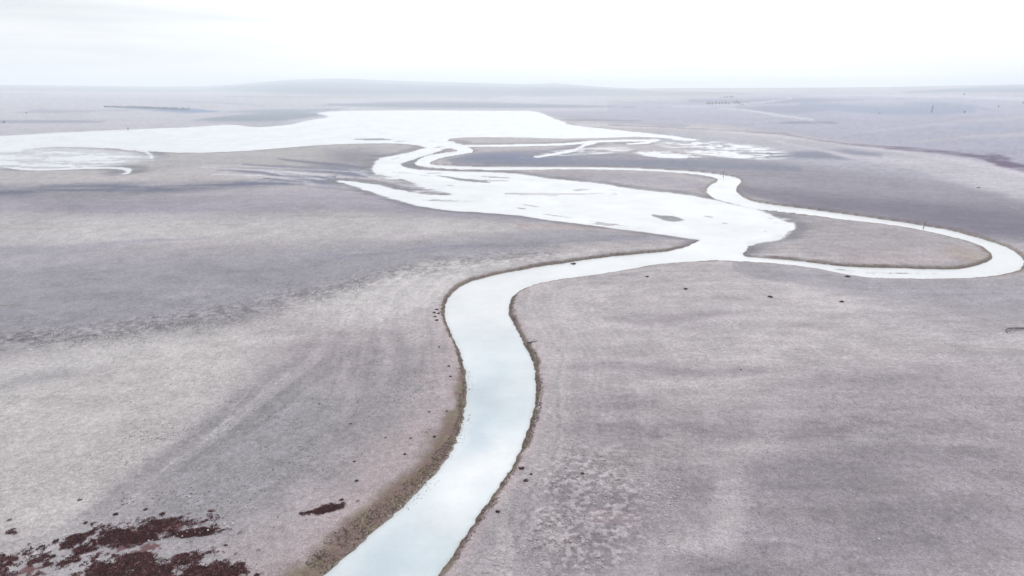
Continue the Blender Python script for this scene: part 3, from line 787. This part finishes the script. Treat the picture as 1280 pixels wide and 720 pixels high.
# ------------------------------------------------------------------ single low shrubs and tufts
shrub_mesh = [raw_mesh("saltwort_shrub", *tuft_base(46, seed=60 + i, height=.75, width=.16), M_RED) for i in range(3)]
shrub_mesh2 = [raw_mesh("saltwort_tuft", *tuft_base(34, seed=70 + i, height=.6, width=.16), M_RED2) for i in range(3)]
solo = [(506, 568, 4, "dark tuft alone on pale mud left of the bank, lower of a near pair"), (543, 546, 4, "dark tuft on pale mud touching the brown left bank"),
        (513, 548, 3.5, "dull tuft a few steps inland of the one touching the brown bank"), (446, 601, 4.5, "dark tuft on grey mud between the river and the small saltwort patch"),
        (558, 514, 3.5, "reddish tuft on pink mud hard against the left bank"), (536, 515, 3.2, "reddish tuft on pink mud beside the left bank, the farther inland of two"),
        (482, 547, 3, "faint tuft on blue grey mud left of the pale bank margin"), (443, 577, 3.4, "small tuft on blue grey mud above the lone dark tuft"),
        (438, 530, 3, "small dark tuft on blue grey mud, highest of the scattered ones"), (399, 505, 3, "tiny tuft on the grey mud apron far from the river"),
        (1052, 377.5, 5.5, "round dark bush alone on the flat south of the big river bend"), (963, 371.5, 6, "flat dark bush left of the round dark bush"),
        (1059, 346, 6, "dark bush standing at the waterline under the big river bend"), (857, 361.5, 5, "low dark tuft on the flat below the river junction"),
        (809, 346, 4, "small dark tuft near the south bank below the river junction"), (717, 330, 6, "dark bush on the north bank edge left of the junction"),
        (1223, 235, 4, "tiny dark bush alone on the pale far plain beneath the red gully"), (926, 462, 3, "faint tuft on the pale right plain"),
        (282, 682, 4.5, "round red tuft just under the white flecked streak"), (107, 654, 5, "small dark tuft above the saltwort mat, apart on its left"),
        (145, 643, 6, "dark red tuft standing above the saltwort mat"), (100, 625, 6, "dull red tuft on the pale diagonal ridge line"),
        (182, 637, 5, "small dark tuft above the white flecked streak, farthest up"), (203, 643, 7, "thin dark tuft right above the white flecked streak"),
        (226, 647, 7, "twin topped dark tuft between the mat and the streak end"), (214, 650, 5, "short dark tuft left of the twin topped one"),
        (212, 664, 7, "broad dark tuft against the white flecked streak"), (258, 651, 5, "small dark tuft above the streak's right end"),
        (232, 655, 4, "small reddish tuft tucked above the white flecked streak"), (70, 677, 8, "dark red clump leading from the left edge to the mat"),
        (53, 683, 5, "small dark clump at the left foot of the broken patches"), (290, 708, 6, "reddish tuft right of the largest saltwort mat"),
        (302, 709, 5, "outermost reddish tuft right of the largest saltwort mat"), (12, 650, 5, "faint dry tuft near the left picture edge above the patches"),
        (427, 625, 5, "small red tuft at the upper tip of the elongated patch"), (546, 387, 4, "dark tuft topmost of the row beside the river's left bend"),
        (543, 391, 4, "dark tuft leftmost of the row beside the river's left bend"), (548, 392, 4, "dark tuft nearest the water in the row at the left bend"),
        (544, 396, 4, "dark tuft in the middle of the row beside the left bend"), (546, 400.5, 4.5, "dark tuft lowest of the row beside the river's left bend"),
        (549, 434, 3, "small tuft inland of the brown bank below the left bend"), (561, 458, 3.5, "small tuft on the inner margin of the narrow brown bank"),
        (563, 471, 3.5, "small tuft next to the bank where it starts to widen"), (664, 593, 4, "dark tuft among the bumps right of the right bank"),
        (652, 586, 7, "dark straggling tuft beside the right bank"), (657, 601, 6, "dark straggling tuft just below another beside the right bank"), (622, 640, 6, "dark tuft touching the right bank near a snag"),
        (728, 592, 5, "dark tuft by the pinkish bare patch among the bumps")]
P, ppm = hits([s[:2] for s in solo])
for i, (px_, py_, w, lab) in enumerate(solo):
    dark = not any(k in lab for k in ("faint", "dull", "reddish", "tiny"))
    o = link("saltwort_tuft", (shrub_mesh if dark else shrub_mesh2)[i % 3], None, P[i], rng.uniform(0, 6), w / 2 / ppm[i] * 1.15)
    tag(o, lab, "shrub", "scattered low tufts on the mud")

# ------------------------------------------------------------------ stones
pale_mesh = [raw_mesh("stone", *RB[i], M_WHITE) for i in range(4)]
pale = [(186, 677, 2.2), (191, 676, 1.6), (212, 673.5, 1.8), (217, 672.5, 1.5), (228, 671.5, 1.8), (234, 666, 1.7), (244, 666, 1.6), (250, 667, 1.4), (260, 664, 2.4), (267, 661, 1.6), (275, 659, 1.6),
        (281, 656.5, 2.4), (284, 659, 1.8), (291, 655.5, 3.0), (293, 663, 1.6), (286, 653, 1.4), (270, 668, 1.3), (202, 675, 1.6), (222, 669, 1.3)]
P, ppm = hits([s[:2] for s in pale])
for i, (a_, b_, w) in enumerate(pale):
    o = link("stone", pale_mesh[i % 4], None, P[i] + np.array([0, 0, .12]), i * 1.3, w / 2 / ppm[i])
    tag(o, "small white stone lying along the thin dark saltwort streak", "stone", "white stones in the saltwort streak")
lone = [(237, 621, 2.6, "single white stone on the grey mud high above the saltwort streak"), (1099, 674, 2.8, "single white stone on the dark plain at lower right"), (984, 524, 1.8, "tiny white stone in the middle of the right plain"),
        (1068, 615, 1.6, "tiny white stone on the dark patch of the right plain"), (38, 438, 3.0, "white stone on the dark mottled band at far left"), (590, 697, 2.6, "pale stone beside the right bank at the bottom of the picture"),
        (366, 651, 2.2, "pale stone left below the small elongated saltwort patch"), (960, 690, 1.6, "tiny white stone near the bottom of the right plain"), (213, 578, 1.6, "tiny white stone on the grey apron by the diagonal ridge")]
P, ppm = hits([s[:2] for s in lone])
for i, (a_, b_, w, lab) in enumerate(lone):
    tag(link("stone", pale_mesh[i % 4], None, P[i], i * 2.1, w / 2 / ppm[i]), lab, "stone")

# shingle along the left waterline
EDGE_L = np.array([(405, 720), (440, 690), (470, 663), (503, 634), (540, 597), (563, 568), (576, 540), (582, 510), (583, 480), (578, 450), (568, 425), (558, 402), (556, 386), (563, 371)], float)
EDGE_R = np.array([(548, 720), (575, 680), (600, 642), (620, 614), (640, 584), (655, 552), (666, 518), (670, 490), (669, 465), (662, 442), (650, 420), (638, 396), (636, 381), (645, 367)], float)
def along(E, n, lo, hi, seed, y0=None, y1=None):
    """points at a distance lo..hi metres from the waterline; landward positive"""
    r = np.random.RandomState(seed)
    W = np.array([G(x, y) for x, y in E]); L = np.concatenate([[0], np.cumsum(np.linalg.norm(np.diff(W, axis=0), axis=1))])
    s = r.rand(n) * L[-1]
    x = np.interp(s, L, W[:, 0]); y = np.interp(s, L, W[:, 1])
    dx = np.interp(s + .5, L, W[:, 0]) - np.interp(s - .5, L, W[:, 0]); dy = np.interp(s + .5, L, W[:, 1]) - np.interp(s - .5, L, W[:, 1])
    ln = np.hypot(dx, dy) + 1e-9
    off = r.uniform(lo, hi, n)
    return np.column_stack([x - dy / ln * off, y + dx / ln * off])
g = along(EDGE_L, 1100, -1.3, .5, 5)
g = g[(g[:, 1] < 118) & (g[:, 1] > 72)]
Pz = ground_pts(g); nz = fbm(g[:, 0], g[:, 1], 6, 3, 9.) ; Pz = Pz[nz > .45]; Pz[:, 2] = np.maximum(Pz[:, 2], -.03)
near_n = min(170, len(Pz))
dark_mesh = [raw_mesh("stone", *RB[i], M_CLOD) for i in range(3)]
for i in range(near_n):
    pl = i % 5 < 3
    o = link("stone", (pale_mesh if pl else dark_mesh)[i % 3], None, Pz[i], i * .7, float(rng.uniform(.05, .12)))
    tag(o, "small pale stone in the shingle along the left waterline" if pl else "small dark stone in the shingle along the left waterline", "stone", "pale shingle stones at the waterline" if pl else "dark shingle stones at the waterline")
if len(Pz) > near_n:
    o = scatter("shingle", RB0, Pz[near_n:], rng.uniform(.04, .09, len(Pz) - near_n), M_CLOD); o["kind"] = "stuff"

# ------------------------------------------------------------------ bank grass, clods, tussocks
gl = along(EDGE_L, 12000, .15, 5.2, 11); pp = np.array([project(x, y, .5) for x, y in gl])
wl_ = np.interp(pp[:, 1], [380, 470, 560, 620, 720], [.8, 1.0, 2.2, 3.3, 4.6])
d_ = np.random.RandomState(3).rand(len(gl))
gl2 = []
for i in range(len(gl)):
    gl2.append(gl[i])
gl = np.array(gl2)
Az = heights(gl[:, 0].copy(), gl[:, 1].copy(), True)
keep = (Az[1]['s1'] > .15) & (Az[1]['s1'] < wl_ * (.5 + .6 * fbm(gl[:, 0], gl[:, 1], 4, 3, 77.))) & (fbm(gl[:, 0], gl[:, 1], 3, 3, 2.) > .28)
PL = np.column_stack([gl, Az[0]])[keep]
gr = -0.0
g2 = along(EDGE_R, 3600, -1.6, -.05, 12)
A2 = heights(g2[:, 0].copy(), g2[:, 1].copy(), True)
keep = (A2[1]['s1'] > .12) & (A2[1]['s1'] < 1.25) & (fbm(g2[:, 0], g2[:, 1], 4, 3, 2.) > .38)
PR = np.column_stack([g2, A2[0]])[keep]
PB = np.concatenate([PL, PR])
o = scatter("bank_grass", GB, PB, rng.uniform(.07, .16, len(PB)), M_GRASS); o["kind"] = "stuff"
o["label"] = "short brown and olive grass along the river banks"; o["category"] = "grass"
sel = rng.random(len(PB)) < .12
o = scatter("bank_saltwort", TS, PB[sel] + rng.uniform(-.2, .2, (sel.sum(), 3)) * [1, 1, 0], rng.uniform(.07, .17, sel.sum()), M_RED2); o["kind"] = "stuff"
# sparse clumps at the water's edge further up the river
def edge_clumps(poly, n, seed, wmin=.1, wmax=.9):
    W = ground_poly(poly); L = np.concatenate([[0], np.cumsum(np.linalg.norm(np.diff(W, axis=0), axis=1))])
    r = np.random.RandomState(seed); s = r.rand(n) * L[-1]
    x = np.interp(s, L, W[:, 0]) + r.uniform(-2, 2, n); y = np.interp(s, L, W[:, 1]) + r.uniform(-2, 2, n)
    z, a = heights(x, y, True)
    k = (a['s1'] > wmin) & (a['s1'] < wmax) & (a['R'] > 90) & (a['R'] < 420) & (fbm(x, y, 12, 3, 6.) > .42)
    return np.column_stack([x, y, z])[k]
PE = np.concatenate([edge_clumps(LOW, 2600, 3), edge_clumps(MEANDER, 3400, 4)])
o = scatter("waterside_tufts", TS, PE, rng.uniform(.12, .3, len(PE)), M_RED2, .8); o["kind"] = "stuff"

def band_points(n, xs, yc, hw, seed, xr, thr=.5, fine=9, crit=None):
    r = np.random.RandomState(seed)
    X = r.uniform(xr[0], xr[1], n); Y = np.interp(X, xs, yc) + r.normal(0, 1, n) * np.interp(X, xs, hw)
    g = np.array([G(a, b, .95) for a, b in zip(X, Y)])
    k = fbm(g[:, 0], g[:, 1], fine, 4, seed) > thr
    return ground_pts(g[k])
PM = band_points(9000, [0, 100, 200, 300, 400, 480, 560], [429, 420, 408, 391, 366, 346, 332], [7, 7, 9, 9, 8, 6, 4], 21, (-30, 560), .46, 4)
o = scatter("salt_grass", TS, PM, rng.uniform(.09, .22, len(PM)), M_TUFT, .7); o["kind"] = "stuff"; o["label"] = "mottled band of grey salt grass tufts"; o["category"] = "grass"
PM = band_points(2000, [150, 300, 500], [600, 540, 470], [48, 56, 40], 22, (150, 560), .5, 6)
k = heights(PM[:, 0].copy(), PM[:, 1].copy(), True)[1]['s1'] > 4
PM = PM[k]
o = scatter("mud_clods", RB0, PM, rng.uniform(.05, .12, len(PM)), M_CLOD, .8); o["kind"] = "stuff"
PM = band_points(2800, [640, 900, 1300], [560, 560, 560], [100, 100, 100], 23, (690, 1320), .54, 8)
o = scatter("mud_clods", RB0, PM, rng.uniform(.04, .10, len(PM)), M_CLOD, .7); o["kind"] = "stuff"
PM = band_points(2600, [640, 700, 820], [640, 640, 620], [50, 52, 40], 24, (600, 850), .47, 4)
k = heights(PM[:, 0].copy(), PM[:, 1].copy(), True)[1]['s1'] > 2.2
PM = PM[k]
o = scatter("mud_hummocks", [rock_base(50 + i, 2, .08, .42) for i in range(4)], PM, rng.uniform(.08, .21, len(PM)), M_PALE, .7, .12); o["kind"] = "stuff"
o["label"] = "pale rounded mud hummocks right of the river"; o["category"] = "mud"

# ------------------------------------------------------------------ driftwood and fallen branches
def wiggle(p0, p1, n, amp, r0, r1, seed, up=.0):
    r = np.random.RandomState(seed); out = []
    for i in range(n):
        t = i / (n - 1); q = np.array(p0) * (1 - t) + np.array(p1) * t
        q = q + r.uniform(-amp, amp, 3) * (0 < t < 1) + np.array([0, 0, up * math.sin(t * math.pi)])
        out.append((*q, r0 + (r1 - r0) * t))
    return out
(pb, pd, ps), pm_ = hits([(1262, 413.5), (662, 429), (8, 381.5)])
t = empty("fallen_branch", pb, 0)
tag(t, "long dark bowed branch lying on grey mud at the right edge", "branch")
bow = [(-1.45, -1.5, .10, .05), (-1.35, -.8, .22, .075), (-.9, -.1, .32, .09), (-.1, .45, .36, .11), (.9, .75, .34, .12), (2.0, .85, .30, .13), (3.4, .95, .26, .15), (4.6, .8, .16, .17)]
link("stem", tube_mesh("stem", [bow], M_WOOD), t)
for k, pth in enumerate([wiggle((.9, .72, .3), (-.3, -.55, .12), 5, .1, .07, .03, 1), wiggle((2.2, .85, .28), (.6, -.5, .08), 5, .1, .07, .03, 2), wiggle((-.9, -.1, .3), (-.5, -1.9, .06), 4, .1, .05, .02, 3), wiggle((3.2, .95, .25), (2.2, 1.7, .4), 4, .1, .05, .02, 4)]):
    link("twig", tube_mesh("twig", [pth], M_WOOD), t)
t = empty("driftwood_snag", pd, 0)
tag(t, "dark driftwood snag with thin twigs beside the right bank below the bend", "driftwood")
link("stem", tube_mesh("stem", [wiggle((-.5, 0, .12), (1.0, .25, .2), 6, .08, .2, .10, 6)], M_WOOD), t)
for k, (q, e) in enumerate([((.5, .1, .2), (1.9, .8, .5)), ((.9, .2, .2), (2.3, .3, .3)), ((.2, .1, .2), (1.2, 1.5, .45)), ((-.2, 0, .2), (.4, -.7, .3)), ((1.0, .2, .2), (2.0, -.2, .15))]):
    link("twig", tube_mesh("twig", [wiggle(q, e, 5, .12, .06, .02, 30 + k)], M_WOOD), t)
o = tag(link("driftwood", tube_mesh("driftwood", [wiggle((-2.2, 0, .06), (1.6, .4, .1), 7, .08, .12, .07, 12), wiggle((0, .2, .1), (1.0, 1.0, .2), 4, .08, .06, .03, 13)], M_PWOOD), None, ps), "bleached driftwood lying on the plain at the left picture edge", "driftwood")

# ------------------------------------------------------------------ poles standing in the river
def pole(px_, py_, h, lean, lab, seed):
    g0 = G(px_, py_, 0.0)
    t = empty("wooden_pole", (g0[0], g0[1], -.4))
    tag(t, lab, "pole")
    link("shaft", tube_mesh("shaft", [[(0, 0, 0, .15), (lean * .3, 0, h * .3, .14), (lean * .62, .02, h * .65, .13), (lean, 0, h, .11)]], M_WOOD, 8), t)
    link("crosspiece", tube_mesh("crosspiece", [[(lean * .9 - .32, 0, h * .88, .06), (lean * .9 + .32, 0, h * .90, .05)]], M_WOOD, 6), t)
pole(1153.6, 286, 3.0, .55, "leaning dark wooden pole in the river at the big bend", 1)
pole(904.3, 221.5, 4.0, .05, "upright dark wooden pole in the river at the S bend", 2)

# ------------------------------------------------------------------ trees and a mast far away
def make_tree_meshes(seed, hgt=1.0):
    r = np.random.RandomState(seed)
    paths = [[(0, 0, -.05, .035), (.01, 0, .2, .027), (.0, .02, .45, .018), (.02, .02, .75, .006)]]
    for k in range(7):
        a = r.rand() * 6.28; z0 = r.uniform(.18, .5); L = r.uniform(.2, .34)
        paths.append([(0, 0, z0, .014), (L * .5 * math.cos(a), L * .5 * math.sin(a), z0 + .12, .008), (L * math.cos(a), L * math.sin(a), z0 + .26, .003)])
    tm = tube_mesh("trunk", paths, M_BARK, 5)
    lobes = [(r.uniform(-.2, .2), r.uniform(-.2, .2), r.uniform(.38, .84), r.uniform(.10, .2)) for _ in range(11)]
    V, F = [], []
    for lx, ly, lz, lr in lobes:
        for _ in range(46):
            d = r.normal(size=3); d /= np.linalg.norm(d); d = d * lr * r.uniform(.5, 1.1) + np.array([lx, ly, lz])
            u_ = r.normal(size=3); u_ /= np.linalg.norm(u_); w_ = np.cross(u_, r.normal(size=3)); w_ /= np.linalg.norm(w_)
            s_ = r.uniform(.022, .05); k = len(V)
            V += [d - u_ * s_, d + w_ * s_ * .8, d + u_ * s_, d - w_ * s_ * .8]; F.append((k, k + 1, k + 2, k + 3))
    return tm, (np.array(V), np.array(F))
tms = [make_tree_meshes(i + 1) for i in range(3)]
crown_me = [raw_mesh("crown", *c, M_LEAF) for _, c in tms]
far_trees = []
for x_, y_, h_ in [(884, 131.6, 3.6), (887.5, 131.8, 4.2), (891, 131.8, 4.6), (895, 131.8, 4.6), (899, 131.8, 4.4), (903, 131.6, 4.2), (907, 131.4, 4.6), (911, 131.2, 3.4)]:
    far_trees.append((x_, y_, h_, "hazy tree in the compact dark grove at the head of the right hand fields", "trees in the compact far grove"))
for x_, y_, h_ in [(918, 131, 4.4), (921, 131, 5.0), (924, 131.5, 4.2), (928, 132, 2.6)]:
    far_trees.append((x_, y_, h_, "hazy tree in the small clump right of the compact grove", "trees of the small far clump"))
for x_, y_, h_ in [(906, 123, 3.0), (909, 123, 3.4), (913, 123, 3.4), (916, 123, 2.8), (901, 123.4, 2)]:
    far_trees.append((x_, y_, h_, "very faint tree in the line above the compact grove", "faint far trees above the grove"))
for x_, y_, h_ in [(1166, 134, 2.8), (1165.5, 136.5, 3.0), (1165, 139, 3.2), (1164.3, 141.5, 3.2)]:
    far_trees.append((x_, y_, h_, "hazy tree in the short row running down between blue fields", "trees in the row between far fields"))
far_trees += [(1205.5, 142.2, 3.4, "single far tree at the lower edge of the right blue field", None), (1248, 135, 3.2, "single far tree at the right tip of the blue field", None),
              (1278.5, 130.5, 3.6, "single far tree at the right picture edge below the skyline", None), (1205, 119.8, 3.2, "single far tree high on the right slope near the skyline", None),
              (1118.5, 111.2, 2.0, "tiny tree standing on the right skyline", None), (5, 155, 4.5, "bluish tree beyond the lake at the left picture edge", None),
              (160, 162.3, 2.6, "small dark tree on the lake's far shore", None), (1099, 143, 2.0, "tiny far tree under the broad blue field", None), (33, 143, 3.0, "faint tree on the plain behind the lake at left", None)]
P, ppm = hits([s[:2] for s in far_trees])
for i, (a_, b_, h_, lab, grp) in enumerate(far_trees):
    t = empty("field_tree", P[i], i * 1.7, h_ / ppm[i] * 1.15)
    tag(t, lab, "tree", grp)
    link("trunk", tms[i % 3][0], t); link("crown", crown_me[i % 3], t)
# a long belt of woodland on the plain behind the lake
wx_ = np.random.RandomState(9).uniform(0, 1, 330)
wp = [(130 + 108 * t_, np.interp(130 + 108 * t_, [130, 180, 238], [134.6, 136.0, 138.9]) + np.random.RandomState(int(t_ * 1e6)).uniform(-1.3, .3) * np.interp(t_, [0, .4, 1], [.15, .7, 1.3])) for t_ in wx_]
P, ppm = hits(wp)
o = scatter("far_wood", [c for _, c in tms], P, 2.6 / ppm * np.random.RandomState(4).uniform(.6, 1.15, len(P)), M_LEAF); o["kind"] = "stuff"
o["label"] = "long low belt of blue hazy woodland behind the lake"; o["category"] = "wood"

# guyed lattice mast on the hill crest
(pm0,), ppm0 = hits([(547, 104.6)])
mh = 6.5 / ppm0[0]
t = empty("radio_mast", pm0)
tag(t, "faint slender mast on the crest of the hazy hill", "mast")
for k in range(3):
    a = k * 2.094
    link("leg", tube_mesh("leg", [[(2.2 * math.cos(a), 2.2 * math.sin(a), -2, .35), (.7 * math.cos(a), .7 * math.sin(a), mh * .85, .28)]], M_STEEL, 6), t)
br = []
for j in range(9):
    z0, z1 = mh * .85 * j / 9, mh * .85 * (j + 1) / 9
    for k in range(3):
        a, b2 = k * 2.094, (k + 1) * 2.094; r0_, r1_ = 2.2 - 1.5 * j / 9, 2.2 - 1.5 * (j + 1) / 9
        br.append([(r0_ * math.cos(a), r0_ * math.sin(a), z0, .14), (r1_ * math.cos(b2), r1_ * math.sin(b2), z1, .14)])
link("bracing", tube_mesh("bracing", br, M_STEEL, 4), t)
link("antenna", tube_mesh("antenna", [[(0, 0, mh * .84, .5), (0, 0, mh, .15)]], M_STEEL, 6), t)

# ------------------------------------------------------------------ haze
hv = []
hm = bpy.data.meshes.new("haze")
x0, x1, y0, y1, za, zb = -27000, 27000, -27000, 27000, -3.0, float(max(GZ.max(), 60)) + 30
vs = [(x, y, z) for z in (za, zb) for y in (y0, y1) for x in (x0, x1)]
hm.from_pydata(vs, [], [(0, 2, 3, 1), (4, 5, 7, 6), (0, 1, 5, 4), (2, 6, 7, 3), (0, 4, 6, 2), (1, 3, 7, 5)])
hmat = bpy.data.materials.new("haze_air"); hmat.use_nodes = True
hn, hl = hmat.node_tree.nodes, hmat.node_tree.links
hn.clear()
ho = hn.new("ShaderNodeOutputMaterial"); hp = hn.new("ShaderNodeVolumePrincipled")
hp.inputs["Color"].default_value = (.885, .947, 1.0, 1)
hp.inputs["Density"].default_value = HAZE_DENSITY
hp.inputs["Anisotropy"].default_value = .2
hl.new(hp.outputs["Volume"], ho.inputs["Volume"])
hm.materials.append(hmat)
haze = bpy.data.objects.new("haze", hm); haze["kind"] = "stuff"
COL.objects.link(haze)
